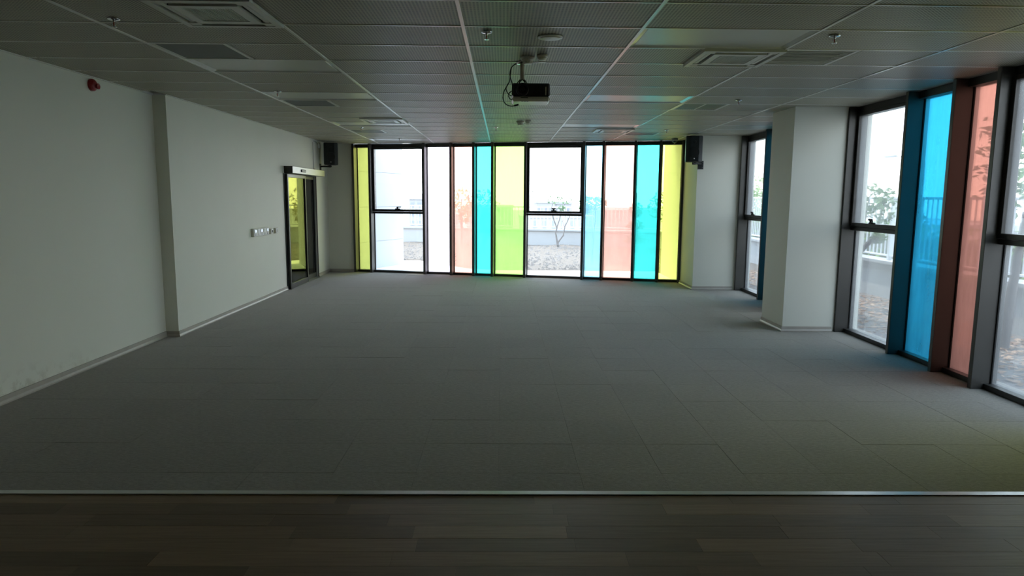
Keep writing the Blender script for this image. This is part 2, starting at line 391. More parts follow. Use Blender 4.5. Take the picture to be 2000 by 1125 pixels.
# walls
struct(MB().box(XL1 - .2, XL1, YB - .2, YSTEP + .05, -.01, 3.02).build('wall_left', M['wall']), 'long near part of the off-white left wall, set slightly back')
wl = MB()
D0, D1, DH = 12.15, 14.15, 2.06   # sliding door opening
wl.box(XL2 - .25, XL2, YSTEP, D0, -.01, 3.02); wl.box(XL2 - .25, XL2, D1, 15.3, -.01, 3.02); wl.box(XL2 - .25, XL2, D0, D1, DH, 3.02)
struct(wl.build('wall_left_rear', M['wall']), 'off-white left wall around the glass sliding door')
struct(MB().prism([(XL2 - .2, 15.12), (-3.285, 15.12), (-3.22, 15.42), (XL2 - .2, 15.42)], -.01, 3.02).build('wall_far', M['wall']), 'narrow off-white wall between the corner and the yellow pane')
struct(MB().box(XL1 - .2, rx(YB) + .4, YB - .2, YB, -.01, 3.02).build('wall_back', M['darkwall']), 'unseen wall behind the stage, darkened to cut bounced light')
struct(MB().box(rx(1), rx(1) + .3, YB, 3.93, -.01, 3.02).build('wall_right', M['darkwall']), 'unseen wall beside the stage, darkened to cut bounced light')
pf = MB().prism([(3.505, 12.45), (4.55, 12.45), (4.55, 13.75), (3.57, 13.75), (3.52, 13.4)], -.01, 3.02)
struct(pf.build('pillar', M['wall']), 'white wall pier carrying the black loudspeaker beside the yellow pane')
struct(MB().box(3.57, 4.55, 13.75, 15.3, -.2, 3.02).build('wall_outer_wing', M['plaster']), 'white outer wing wall behind the yellow pane on the right')
struct(MB().prism([(3.565, 8.5), (rx(8.5) + .3, 8.5), (rx(9.2) + .3, 9.2), (3.565, 9.2)], -.01, 3.02).build('pillar', M['wall']), 'white rectangular pillar standing between the right-hand windows')
# corridor behind the sliding door
cb = MB(); cb.box(-5.8, -5.6, 11.4, 14.9, -.01, 2.6); cb.box(-5.6, XL2 - .25, 11.2, 11.4, -.01, 2.6); cb.box(-5.6, XL2 - .25, 14.9, 15.1, -.01, 2.6); cb.box(-5.8, XL2 - .25, 11.2, 15.1, 2.6, 2.8); cb.box(-5.8, XL2 - .25, 11.2, 15.1, -.2, -.01)
struct(cb.build('wall_corridor', M['grey']), 'dim corridor seen behind the glass sliding door')

# baseboards
def baseboard(name, pts, label):
    m = MB(); H = 0.065; prof = [(0.0, 0.0), (0.024, 0.0), (0.024, 0.012), (0.014, 0.03), (0.012, H), (0.0, H)]
    n = len(pts); rings = []
    for i, p in enumerate(pts):
        p = Vector((*p, 0))
        d1 = (Vector((*pts[i], 0)) - Vector((*pts[i - 1], 0))).normalized() if i > 0 else None
        d2 = (Vector((*pts[i + 1], 0)) - Vector((*pts[i], 0))).normalized() if i < n - 1 else None
        n1 = Vector((d1.y, -d1.x, 0)) if d1 else None; n2 = Vector((d2.y, -d2.x, 0)) if d2 else None
        if n1 and n2: nn = (n1 + n2); nn = nn / max(0.2, nn.length_squared) * 2
        else: nn = n1 or n2
        rings.append([p + nn * a + Vector((0, 0, b)) for a, b in prof])
    k = len(prof)
    vs = [v for r_ in rings for v in r_]
    fs = [(i * k + a, i * k + (a + 1) % k, (i + 1) * k + (a + 1) % k, (i + 1) * k + a) for i in range(n - 1) for a in range(k)]
    fs += [tuple(range(k)), tuple(range((n - 1) * k + k - 1, (n - 1) * k - 1, -1))]
    m.add(vs, fs); return struct(m.build(name, M['base'], None, (0, 0, 0.001)), label)
baseboard('baseboard_left', [(XL1 + .001, YST + .02), (XL1 + .001, YSTEP - .002), (XL2 + .001, YSTEP - .002), (XL2 + .001, D0 - .06)], 'beige skirting along the left wall and its step')
baseboard('baseboard_corner', [(XL2 + .001, D1 + .02), (XL2 + .001, 15.119), (-3.30, 15.119)], 'beige skirting in the corner between door and yellow pane')
baseboard('baseboard_pier', [(3.504, 13.36), (3.504, 12.449), (4.24, 12.449)], 'beige skirting around the foot of the loudspeaker pier')
baseboard('baseboard_pillar', [(3.564, 9.199), (3.564, 8.499), (4.19, 8.499)], 'beige skirting around the foot of the white pillar')

# ------------------------------------------------------------------ windows
MD, MW = 0.18, 0.05   # mullion depth (room side to glass) and width
ZT = HCEIL
def handle(parent, x, z, lever):
    m = MB(); m.cbox(x - .055, x + .055, .045, .075, z, z + .018, .004); m.cbox(x - .016, x + .016, .035, .065, z + .015, z + .045, .004)
    if lever: m.cbox(x - .012, x + .085, .03, .048, z + .042, z + .056, .004)
    else: m.cbox(x - .04, x + .04, .03, .05, z + .04, z + .062, .006)
    o = m.build('handle', M['gasket'], parent); return o
WN = [0]
def bay(origin, rz, w, glass, label, sash=False, end=False, lever=True, first_side=0.0):
    WN[0] += 1
    e = struct(empty('window_%d' % WN[0], origin, rz), label)
    MB().cbox(-MW / 2, MW / 2, 0, MD + .05, 0, ZT, .003).build('mullion', M['frame'], e)
    if end: MB().cbox(w - MW / 2, w + MW / 2, 0, MD + .05, 0, ZT, .003).build('mullion', M['frame'], e)
    a, b = MW / 2, w - MW / 2
    MB().cbox(a, b, MD - .07, MD + .05, 0.0, .05, .003).build('sill_rail', M['sash'], e)
    MB().cbox(a, b, MD - .07, MD + .05, ZT - .075, ZT, .003).build('head_rail', M['sash'], e)
    gk = M['gasket']
    if not sash:
        p = MB().box(a, b, MD, MD + .008, .05, ZT - .075).build('pane', glass, e)
        MB().box(a, a + .012, MD - .012, MD, .05, ZT - .075).box(b - .012, b, MD - .012, MD, .05, ZT - .075).build('gasket', gk, p)
    else:
        z0, z1 = 1.295, 1.345
        p = MB().box(a, b, MD, MD + .008, .05, z0).build('lower_pane', glass, e)
        MB().box(a, a + .012, MD - .012, MD, .05, z0).box(b - .012, b, MD - .012, MD, .05, z0).build('gasket', gk, p)
        MB().cbox(a, b, MD - .07, MD + .05, z0, z1 - .004, .003).build('transom', M['sash'], e)
        s = empty('awning_sash'); s.parent = e
        sy0, sy1 = MD - .085, MD + .012; st = .048; zt = ZT - .078
        MB().cbox(a, a + st, sy0, sy1, z1, zt, .004).build('stile', M['sash'], s)
        MB().cbox(b - st, b, sy0, sy1, z1, zt, .004).build('stile', M['sash'], s)
        MB().cbox(a + st, b - st, sy0, sy1, z1, z1 + .046, .004).build('bottom_rail', M['sash'], s)
        MB().cbox(a + st, b - st, sy0, sy1, zt - .036, zt, .004).build('top_rail', M['sash'], s)
        MB().box(a + st, b - st, MD - .052, MD - .044, z1 + .046, zt - .036).build('upper_pane', glass, s)
        h = handle(s, w / 2, z1 + .046, lever)
    return e
FB = [-3.366, -2.985, -1.748, -1.148, -0.65, -0.243, 0.457, 1.658, 2.052, 2.681, 3.170, 3.600]
FK = [('yellow', 'tall narrow yellow film window at the left end of the far wall'), ('clear', 'clear window with awning sash beside the left yellow pane'),
      ('blush', 'nearly clear blush pink film window next to the left clear window'), ('salmon', 'salmon film window with a yellowish tree behind it'),
      ('cyan', 'narrow turquoise film window between salmon and green panes'), ('green', 'light green film window in the middle of the far wall'),
      ('clear', 'clear window with awning sash showing a forked bare tree'), ('sky', 'narrow pale blue film window right of the central clear window'),
      ('salmon', 'wide salmon film window between pale blue and turquoise panes'), ('cyan', 'turquoise film window second from the right end of the far wall'),
      ('yellow', 'yellow film window beside the loudspeaker pier')]
for k in range(11):
    o = P0 + FD * FB[k]
    bay(o, FANG, FB[k + 1] - FB[k], G[FK[k][0]], FK[k][1], sash=FK[k][0] == 'clear', end=(k == 10), lever=(k == 1))
RB = [([6.50, 5.33, 4.57, 3.98, 3.34], [('sideclear', 'clear awning window on the right wall beside the loudspeaker pier'), ('blue', 'blue film window half hidden behind the white pillar'),
      ('red', 'rust red film window hidden behind the white pillar'), ('sideclear', 'clear fixed window directly behind the white pillar')]),
      ([2.595, 1.355, 0.588, -0.002, -1.21, -1.95], [('sideclear', 'clear awning window on the near side of the white pillar'), ('blue', 'bright blue film window on the right wall'),
      ('red', 'rust red film window on the right wall'), ('sideclear', 'clear awning window cut by the right edge of the picture'), ('sideyellow', 'yellow film window on the right wall near the stage')])]
for bs, ks in RB:
    for k, (c, lab) in enumerate(ks):
        bay(RA + RD * bs[k], RROT, bs[k] - bs[k + 1], G[c], lab, sash=(c == 'sideclear' and 'fixed' not in lab), end=(k == len(ks) - 1), lever=False)

# ------------------------------------------------------------------ ceiling
TX0, TY0 = -2.674, 4.72
ceil = MB().prism(room, 2.93, 3.0).build('ceiling', M['tile'])
ceil.data.materials[0] = M['dark']
struct(ceil, 'suspended ceiling of white perforated metal tiles in a white grid')
taken = {}   # (i,j): list of (x0,x1) already filled by a unit
def take(i, j, half=None):
    x = TX0 + 1.2 * i; r_ = {None: (x, x + 1.2), 'L': (x, x + .6), 'R': (x + .6, x + 1.2)}[half]
    taken.setdefault((i, j), []).append(r_); return r_[0], r_[1], TY0 + .6 * j, TY0 + .6 * (j + 1)
leds = {'in the left column of the ceiling, near the red siren': (0, 2), 'in the left ceiling column, in the middle of the room': (0, 5), 'touching the small far left air unit': (0, 10),
        'in front of the left clear window, farthest on the left': (0, 15), 'beside the near right air unit, with teal and orange reflections': (3, 0), 'right of the projector, reflecting the coloured panes': (3, 5),
        'far right, touching the farthest right air unit': (3, 10)}
for lab, (i, j) in leds.items():
    xa, xb, ya, yb = take(i, j)
    e = tag(empty('ceiling_light_panel', ((xa + xb) / 2, (ya + yb) / 2, ZT + .003)), 'unlit flat light panel ' + lab, 'light panel', 'unlit panels set in the ceiling grid')
    w, d = .588, .288; bx_, by_ = .036, .012
    MB().cbox(-w + bx_, w - bx_, -d + by_, d - by_, .010, .022, .002).build('diffuser', M['led'], e)
    f = MB()      # sloping bezel rising from the grid to the diffuser
    o_ = [(-w, -d, 0), (w, -d, 0), (w, d, 0), (-w, d, 0)]; i_ = [(-w + bx_, -d + by_, .0115), (w - bx_, -d + by_, .0115), (w - bx_, d - by_, .0115), (-w + bx_, d - by_, .0115)]
    t_ = [(x, y, .03) for x, y, z in o_]; u_ = [(x, y, .03) for x, y, z in i_]
    f.add(o_ + i_ + t_ + u_, [(k, 4 + k, 4 + (k + 1) % 4, (k + 1) % 4) for k in range(4)] + [(k, (k + 1) % 4, 8 + (k + 1) % 4, 8 + k) for k in range(4)] + [(8 + k, 8 + (k + 1) % 4, 12 + (k + 1) % 4, 12 + k) for k in range(4)] + [(4 + k, 12 + k, 12 + (k + 1) % 4, 4 + (k + 1) % 4) for k in range(4)])
    f.build('bezel', M['ledframe'], e)

def cassette(i, j, lab):
    xa, xb, ya, yb = take(i, j, 'R'); cx_, cy_ = (xa + xb) / 2, (ya + yb) / 2
    e = tag(empty('ceiling_air_unit', (cx_, cy_, ZT - .02)), lab, 'air conditioner', 'square ceiling air units')
    H = .312; m = MB()      # face plate with four slot openings around the intake
    m.box(-H, H, -H, -H + .04, 0, .035); m.box(-H, H, H - .04, H, 0, .035); m.box(-H, -H + .04, -H + .04, H - .04, 0, .035); m.box(H - .04, H, -H + .04, H - .04, 0, .035)
    m.build('face_frame', M['acwhite'], e)
    MB().box(-H + .04, H - .04, -H + .04, H - .04, .03, .034).build('slot_void', M['dark'], e)
    I = .205
    for a in range(4):
        fl = MB().cbox(-I, I, -H + .058, -H + .088, .008, .016, .003).build('air_flap', M['acwhite'], e, (0, 0, 0), a * PI / 2)
    for sx in (-1, 1):
        for sy in (-1, 1):
            x0, x1 = sorted((sx * (I + .002), sx * (H - .04))); y0, y1 = sorted((sy * (I + .002), sy * (H - .04)))
            MB().cbox(x0, x1, y0, y1, .003, .03, .003).build('corner_cap', M['acwhite'], e)
    g_ = MB(); a = I - .002; b = .150
    g_.box(-a, a, -a, -b, 0, .02); g_.box(-a, a, b, a, 0, .02); g_.box(-a, -b, -b, b, 0, .02); g_.box(b, a, -b, b, 0, .02)
    ig = g_.build('intake_grille', M['acwhite'], e)
    for k in range(20):
        x = -b + .0075 + k * .015; MB().box(x - .0036, x + .0036, -b, b, .004, .012).build('slat', M['acwhite'], ig)
    MB().box(-b, b, -b, b, .022, .026).build('filter', M['dark'], ig)
cassette(0, -1, 'large air unit at the upper left, nearest to the camera')
cassette(0, 9, 'air unit in the far left part of the ceiling before the left clear window')
cassette(3, 1, 'air unit right of the projector beside a slatted vent')
cassette(3, 11, 'farthest air unit on the right before the wide salmon pane')

def grille(i, j, lab, mat, slat_dir, n=24, divide=False):
    xa, xb, ya, yb = take(i, j, 'L'); cx_, cy_ = (xa + xb) / 2, (ya + yb) / 2
    e = tag(empty('ceiling_air_grille', (cx_, cy_, ZT)), lab, 'air grille', 'return air grilles in the ceiling')
    H = .29; f = MB()
    for x0, x1, y0, y1 in ((-H, -H + .03, -H, H), (H - .03, H, -H, H), (-H + .03, H - .03, -H, -H + .02), (-H + .03, H - .03, H - .02, H)): f.box(x0, x1, y0, y1, .002, .03)
    f.build('frame', M['acwhite'], e)
    I = .26
    for k in range(n):
        c = -I + (k + .5) * 2 * I / n
        if slat_dir == 'x': vs = [(-I, c - .0085, .0055), (I, c - .0085, .0055), (I, c + .006, .004), (-I, c + .006, .004)]
        else: vs = [(c - .0075, -I, .007), (c - .0075, I, .007), (c + .004, I, .004), (c + .004, -I, .004)]
        m = MB().add(vs + [(x, y, z + .0025) for x, y, z in vs], [(0, 1, 2, 3), (7, 6, 5, 4), (0, 4, 5, 1), (1, 5, 6, 2), (2, 6, 7, 3), (3, 7, 4, 0)])
        m.build('slat', mat, e)
    if divide: MB().box(-.008, .008, -I, I, .001, .02).build('divider', M['acwhite'], e)
    MB().box(-H, H, -H, H, .05, .06).build('duct', M['dark'], e)
grille(0, 1, 'dark grille in the ceiling nearest to the red siren', M['grille'], 'x', 26)
grille(0, 6, 'dark grille beyond the middle left light panel', M['grille'], 'x', 22)
grille(0, 12, 'grille in the far left ceiling near the left clear window', M['grille'], 'x', 20)
grille(4, 1, 'pale slatted vent beside the near right air unit', M['grillelight'], 'x', 11)
grille(4, 6, 'grey grille with a white divider in front of the pillar', M['grille'], 'y', 22, True)
grille(4, 12, 'farthest grille on the right in front of the turquoise pane', M['grille'], 'y', 20)

BW = 0.012
tile_mesh = {}
i_lo, i_hi, j_lo, j_hi = -2, 6, -11, 18
def inside_clip(poly):
    poly = clip(poly, -1, 0, -(XL1 + .004)) if poly[0][1] < YSTEP - .3 else clip(poly, -1, 0, -(XL2 + .004))
    if len(poly) > 2: poly = clip(poly, 1, -0.01254, RA.x - 0.01254 * RA.y + 0.17)
    if len(poly) > 2: poly = clip(poly, 0.243, 1, 14.27 + 0.17)
    if len(poly) > 2: poly = clip(poly, 0, 1, 15.11)
    if len(poly) > 2: poly = clip(poly, 0, -1, -(YB + .004))
    return poly
for j in range(j_lo, j_hi):
    for i in range(i_lo, i_hi):
        x, y = TX0 + 1.2 * i, TY0 + .6 * j
        segs = [(x, x + 1.2)]
        for a, b in taken.get((i, j), []):
            segs = [q for s_ in segs for q in ((s_[0], min(s_[1], a)), (max(s_[0], b), s_[1])) if q[1] - q[0] > .05]
        for a, b in segs:
            poly = inside_clip([(a + .004, y + .004), (b - .004, y + .004), (b - .004, y + .596), (a + .004, y + .596)])
            if len(poly) < 3: continue
            cx_, cy_ = (a + b) / 2, y + .3
            key = tuple((round(p[0] - cx_, 3), round(p[1] - cy_, 3)) for p in poly)
            if key not in tile_mesh: tile_mesh[key] = MB().prism(list(key), 0, .012).mesh('ceiling_tile', M['tile'])
            o = link('ceiling_tile', tile_mesh[key], ceil, (cx_, cy_, ZT + .004 + R.uniform(0, .0015)))
            o.rotation_euler[0] = R.uniform(-.0025, .0025); o.rotation_euler[1] = R.uniform(-.001, .001)
        # cross bar on the near edge of the cell
        xa, xb = max(x + BW, XL1 if y < YSTEP else XL2), min(x + 1.2 - BW, rx(y, .15))
        if xb - xa > .1 and y > YB and y + .0 < fy((xa + xb) / 2, -.1):
            key = ('bar', round(xb - xa, 3))
            if key not in tile_mesh:
                h = (xb - xa) / 2; tile_mesh[key] = MB().cbox(-h, h, -.0105, .0105, 0, .03, .0015).mesh('cross_bar', M['bar'])
            link('cross_bar', tile_mesh[key], ceil, ((xa + xb) / 2, y, ZT + .0005))
for i in range(i_lo + 2, i_hi + 1):
    x = TX0 + 1.2 * i
    if x > 4.1: continue
    y1 = min(fy(x, .12), 15.1)
    MB().cbox(-BW, BW, 0, y1 - YB - .01, 0, .04, .0015).build('main_bar', M['bar'], ceil, (x, YB + .005, ZT - .001))
tr = MB(); tr.box(XL1, XL1 + .022, YB, YSTEP - .001, 0, .02); tr.box(XL1 + .001, XL2 + .022, YSTEP - .022, YSTEP - .001, 0, .02); tr.box(XL2, XL2 + .022, YSTEP, 15.11, 0, .02)
struct(tr.build('trim_1', M['bar'], None, (0, 0, ZT - .002)), 'white wall angle where ceiling meets the left wall')

# ------------------------------------------------------------------ ceiling fittings
def sprinkler(x, y, lab):
    e = tag(empty('sprinkler', (x, y, ZT + .002)), lab, 'sprinkler', 'fire sprinklers under the ceiling')
    MB().lathe([(.036, 0), (.040, -.003), (.034, -.008), (.016, -.012), (.012, -.014)], 16).build('rosette', M['chrome'], e)
    MB().lathe([(.009, -.012), (.009, -.024), (.006, -.025)], 10).build('body', M['chrome'], e)
    MB().lathe([(.0035, -.024), (.004, -.03), (.0035, -.043), (.002, -.046)], 8).build('bulb', M['redglass'], e)
    MB().tube([(-.009, 0, -.02), (-.013, 0, -.034), (-.004, 0, -.05)], .002, 6).tube([(.009, 0, -.02), (.013, 0, -.034), (.004, 0, -.05)], .002, 6).build('yoke', M['chrome'], e)
    MB().lathe([(.004, -.046), (.017, -.05), (.018, -.0525), (.004, -.053)], 14).build('deflector', M['chrome'], e)
for x, y, lab in ((-2.52, 4.62, 'sprinkler left of the nearest air unit'), (-.12, 4.86, 'sprinkler left of the round ceiling speaker'), (2.28, 4.86, 'sprinkler at the upper right above the slatted vent'),
                  (-2.46, 7.66, 'sprinkler at the edge of the middle left light panel'), (2.69, 7.98, 'sprinkler above the grey grille in front of the pillar'), (-2.34, 11.5, 'sprinkler beside the far left grille'),
                  (-.12, 11.3, 'sprinkler in the far middle of the ceiling'), (2.7, 11.5, 'sprinkler right of the farthest right grille'), (-2.04, 13.66, 'sprinkler in front of the left clear window')):
    sprinkler(x, y, lab)
e = tag(empty('ceiling_speaker', (.325, 5.0, ZT + .003)), 'flat round ceiling loudspeaker above the projector', 'speaker')
MB().lathe([(.088, 0), (.088, -.006), (.080, -.010), (.076, -.009)], 32).build('rim', M['white'], e)
MB().lathe([(.075, -.002), (.075, -.009), (.05, -.011), (.005, -.012)], 32).build('grille', M['cream'], e); MB().lathe([(.003, -.01), (.003, -.014), (.001, -.015)], 8).build('indicator', M['white'], e)
def detector(x, y, r_, lab, slots=True):
    e = tag(empty('smoke_detector', (x, y, ZT + .003)), lab, 'smoke detector', 'round detectors on the ceiling')
    MB().lathe([(r_, 0), (r_, -.012), (r_ * .97, -.018), (r_ * .9, -.02)], 24).build('base', M['cream'], e)
    MB().lathe([(r_ * .86, -.018), (r_ * .8, -.03), (r_ * .62, -.036), (r_ * .6, -.04)], 24).build('body', M['cream'], e)
    if slots:
        for k in range(12):
            q = 2 * PI * k / 12; c, s_ = math.cos(q), math.sin(q); b = MB(); rr = r_ * .74
            b.add([(rr * c - .004 * s_, rr * s_ + .004 * c, -.030), (rr * c + .004 * s_, rr * s_ - .004 * c, -.030), (r_ * .62 * c + .004 * s_, r_ * .62 * s_ - .004 * c, -.05), (r_ * .62 * c - .004 * s_, r_ * .62 * s_ + .004 * c, -.05),
                   (rr * .9 * c - .004 * s_, rr * .9 * s_ + .004 * c, -.030), (rr * .9 * c + .004 * s_, rr * .9 * s_ - .004 * c, -.030), (r_ * .52 * c + .004 * s_, r_ * .52 * s_ - .004 * c, -.05), (r_ * .52 * c - .004 * s_, r_ * .52 * s_ + .004 * c, -.05)],
                  [(0, 1, 2, 3), (7, 6, 5, 4), (0, 4, 5, 1), (1, 5, 6, 2), (2, 6, 7, 3), (3, 7, 4, 0)]); b.build('rib', M['cream'], e)
    MB().lathe([(r_ * .62, -.048), (r_ * .6, -.054), (r_ * .4, -.056), (r_ * .1, -.056)], 20).build('cap', M['cream'], e)
detector(.19, 5.70, .058, 'slotted smoke detector directly above the projector mount')
detector(.305, 5.62, .045, 'small smoke detector right of the slotted one by the projector', False)
detector(.25, 10.42, .06, 'far smoke detector left of its smaller twin, beyond the projector')
detector(.36, 10.32, .042, 'small far smoke detector, beyond the projector', False)

# projector hanging upside down, lens towards the stage
pr = tag(empty('projector', (.225, 5.92, 2.53)), 'black ceiling projector with a white lower cover and hanging cables', 'projector')
pw, pd = .158, .125
MB().cbox(-pw, pw, -pd, pd, -.032, .075, .012).build('body', M['black'], pr)
MB().cbox(-pw + .001, pw - .001, -pd - .006, pd, -.072, -.033, .014).build('cover', M['cream'], pr)
ln = MB().lathe([(.052, 0), (.052, -.03), (.046, -.034), (.040, -.03), (.038, -.015)], 28, (-.072, -pd, .02), 'y').build('lens_ring', M['black'], pr)
MB().lathe([(.037, -.012), (.025, -.02), (.008, -.024), (.002, -.0245)], 24, (-.072, -pd, .02), 'y').build('lens', M['lens'], ln)
for k in range(7): MB().box(.02 + k * .012, .026 + k * .012, -pd - .003, -pd + .002, -.02, .05).build('vent_slat', M['gasket'], pr)
MB().cbox(.118, .126, -pd - .003, -pd + .002, -.022, .045, .001).build('indicator_strip', M['pole'], pr)
MB().box(-.085, -.025, -pd - .009, -pd - .004, -.046, -.041).build('focus_slot', M['gasket'], pr)
for k in range(3): MB().cbox(-.078 + k * .022, -.064 + k * .022, -pd + .008, -pd + .022, -.074, -.071, .001).build('button', M['grey'], pr)
mt = MB(); mt.cbox(-.07, .07, -.06, .06, .078, .084, .002)
for sx in (-1, 1):
    mt.tube([(-.07 + sx * .025, -.02, .084), (-.07 + sx * .02, 0, .105), (-.07, 0, .125)], .006, 6)
    mt.tube([(-.07 + sx * .05, .03, .084), (-.07 + sx * .03, .01, .11), (-.07 + sx * .012, 0, .128)], .004, 6)
mt.build('bracket', M['black'], pr)
MB().lathe([(.02, .122), (.02, .245), (.019, .25)], 16, (-.07, 0, 0)).build('pole', M['pole'], pr)
MB().lathe([(.022, .245), (.05, .25), (.055, .256), (.055, .262)], 18, (-.07, 0, 0)).build('ceiling_flange', M['chrome'], pr)
def cable(pts, name='cable', r_=.0042):
    pts = [Vector(p) for p in pts]; out = []
    for i in range(len(pts) - 1):
        p0, p1, p2, p3 = pts[max(i - 1, 0)], pts[i], pts[i + 1], pts[min(i + 2, len(pts) - 1)]
        for k in range(6):
            t = k / 6; out.append(.5 * ((2 * p1) + (p2 - p0) * t + (2 * p0 - 5 * p1 + 4 * p2 - p3) * t * t + (3 * p1 - p0 - 3 * p2 + p3) * t ** 3))
    out.append(pts[-1]); return MB().tube(out, r_, 7).build(name, M['black'], pr)
cable([(-.12, 0, .255), (-.16, 0, .22), (-.172, 0, .15), (-.18, 0, .10), (-.22, -.01, .03), (-.232, -.01, -.03), (-.21, -.01, -.08), (-.16, -.01, -.098), (-.115, -.02, -.088)])
cable([(-.11, .01, .256), (-.155, .01, .23), (-.175, .01, .17), (-.16, .01, .11), (-.15, .02, .07)])
cable([(-.19, .01, .09), (-.205, .02, .05), (-.19, .02, .01), (-.155, .03, -.01)])
cable([(-.158, .02, .03), (-.18, .02, .012), (-.185, .02, -.012), (-.17, .02, -.035), (-.15, .03, -.04)])
MB().tube([(-.135, -.015, -.094), (-.10, -.02, -.086)], .008, 8).build('plug', M['black'], pr)

# dome camera
e = tag(empty('security_camera', (3.24, 13.1, ZT)), 'small dome security camera on the ceiling by the right yellow pane', 'camera')
MB().lathe([(.058, 0), (.058, -.03), (.054, -.042), (.046, -.044)], 24).build('housing', M['grey'], e)
MB().lathe([(.044, -.042), (.042, -.058), (.032, -.074), (.016, -.084), (.002, -.087)], 24).build('dome', M['cctvglass'], e)
MB().lathe([(.047, -.040), (.047, -.047), (.044, -.05), (.042, -.048)], 24).build('ring', M['chrome'], e)

# wall loudspeakers
def loudspeaker(loc, rz, lab, wall_pt, wall_n):
    e = tag(empty('loudspeaker', loc, rz), lab, 'speaker', 'black loudspeakers on wall brackets')
    w, h, d = .143, .225, .27   # local front is -y, tapering to the back
    pl = [(-w, -.015), (-w * .55, -.05), (w * .55, -.05), (w, -.015), (w, .06), (w * .62, d - .05), (-w * .62, d - .05), (-w, .06)]
    n = len(pl); vs = []
    for z, s_ in ((-h, .94), (-h + .02, 1), (h - .02, 1), (h, .94)): vs += [(x * s_, y * (1 if y > 0 else s_), z) for x, y in pl]
    fs = [(k * n + i, k * n + (i + 1) % n, (k + 1) * n + (i + 1) % n, (k + 1) * n + i) for k in range(3) for i in range(n)] + [tuple(range(n - 1, -1, -1)), tuple(range(3 * n, 4 * n))]
    MB().add(vs, fs).build('cabinet', M['black'], e)
    gr = MB(); gp = [(-w * .92, -.023), (-w * .52, -.056), (w * .52, -.056), (w * .92, -.023)]
    gr.add([(x, y, z) for z in (-h + .028, h - .028) for x, y in gp] + [(x, y + .006, z) for z in (-h + .028, h - .028) for x, y in gp],
           [(0, 1, 5, 4), (1, 2, 6, 5), (2, 3, 7, 6), (8, 12, 13, 9), (9, 13, 14, 10), (10, 14, 15, 11), (0, 4, 12, 8), (3, 11, 15, 7), (0, 8, 9, 1), (1, 9, 10, 2), (2, 10, 11, 3), (4, 5, 13, 12), (5, 6, 14, 13), (6, 7, 15, 14)])
    gg = gr.build('front_grille', M['mesh'], e)
    MB().lathe([(.085, 0), (.09, -.002), (.092, -.005), (.084, -.006)], 28, (0, -.055, -.06), 'y').build('woofer_ring', M['black'], gg)
    MB().lathe([(.012, 0), (.012, -.004), (.010, -.005)], 14, (.0, -.056, -h + .055), 'y').build('badge', M['chrome'], gg)
    MB().lathe([(.03, 0), (.03, -.004), (.02, -.006)], 18, (0, -.055, .12), 'y').build('tweeter_ring', M['black'], gg)
    # bracket, built in the speaker's frame
    inv = Matrix.Rotation(-rz, 4, 'Z'); wp = inv @ (Vector(wall_pt) - Vector(loc)); wn = inv @ Vector(wall_n); t_ = Vector((-wn.y, wn.x, 0)); zz = Vector((0, 0, 1))
    b = MB(); c = wp + wn * .006
    vs = [c + t_ * a + zz * q + wn * r_ for r_ in (-.005, .006) for a, q in ((-.05, -.075), (.05, -.075), (.05, .075), (-.05, .075))]
    b.add(vs, [(0, 1, 2, 3), (7, 6, 5, 4), (0, 4, 5, 1), (1, 5, 6, 2), (2, 6, 7, 3), (3, 7, 4, 0)]); pt = b.build('wall_plate', M['black'], e)
    for q in (-.05, 0, .05): MB().lathe([(.007, 0), (.007, .004), (.004, .006)], 8, tuple(c + wn * .006 + t_ * .03 + zz * q)).build('screw', M['chrome'], pt)
    a0 = c + wn * .01 + zz * .02; a2 = Vector((0, .06, -h - .03)); a1 = Vector((a2.x, a2.y, a0.z)) * .75 + a0 * .25
    MB().tube([a0, a1, a2, Vector((0, .06, -h + .02))], .018, 10).build('arm', M['black'], e)
    MB().lathe([(.03, -.02), (.03, .02), (.02, .022)], 14, tuple(a1 * .6 + a2 * .4)).build('joint', M['black'], e)
loudspeaker((3.335, 12.10, 2.532), math.radians(-8), 'black loudspeaker on the white pier beside the yellow pane', (3.56, 12.45, 2.27), (0, -1, 0))
loudspeaker((-3.585, 14.45, 2.535), math.radians(12), 'black loudspeaker in the far left corner above the sliding door', (XL2, 14.55, 2.26), (1, 0, 0))

# ------------------------------------------------------------------ sliding glass door
dr = struct(empty('door_1', (XL2, D0, 0)), 'bronze framed glass sliding door with operator box')
def leaf(y0, y1, x, lab):
    e = empty('door_leaf', (0, 0, 0)); e.parent = dr; e['label'] = lab
    z0, z1 = .008, DH - .01; s_ = .055; t = .02
    MB().cbox(x - t, x + t, y0, y0 + s_, z0, z1, .003).build('stile', M['sash'], e)
    MB().cbox(x - t, x + t, y1 - s_, y1, z0, z1, .003).build('stile', M['sash'], e)
    MB().cbox(x - t, x + t, y0 + s_, y1 - s_, z0, z0 + .09, .003).build('bottom_rail', M['frame'], e)
    MB().cbox(x - t, x + t, y0 + s_, y1 - s_, z1 - .06, z1, .003).build('top_rail', M['frame'], e)
    MB().box(x - .005, x + .005, y0 + s_, y1 - s_, z0 + .09, z1 - .06).build('pane', G['door'], e)
leaf(.0, 1.12, .035, 'near sliding leaf reflecting the yellow pane'); leaf(1.06, 2.0, -.045, 'far sliding leaf in dark grey glass')
MB().cbox(-.25, .012, -.06, -.002, 0, DH + .0, .004).build('door_jamb', M['sash'], dr); MB().cbox(-.25, .012, 2.002, 2.03, 0, DH, .004).build('door_jamb', M['sash'], dr)
MB().box(-.12, .07, .0, 2.0, .0, .006).build('threshold', M['alu'], dr)
hd = MB().cbox(.002, .15, 0.0, 2.16, DH - .0, DH + .125, .006).build('operator_box', M['alu'], dr)
MB().cbox(.151, .168, .50, .78, DH + .035, DH + .085, .01).build('motion_sensor', M['black'], hd)
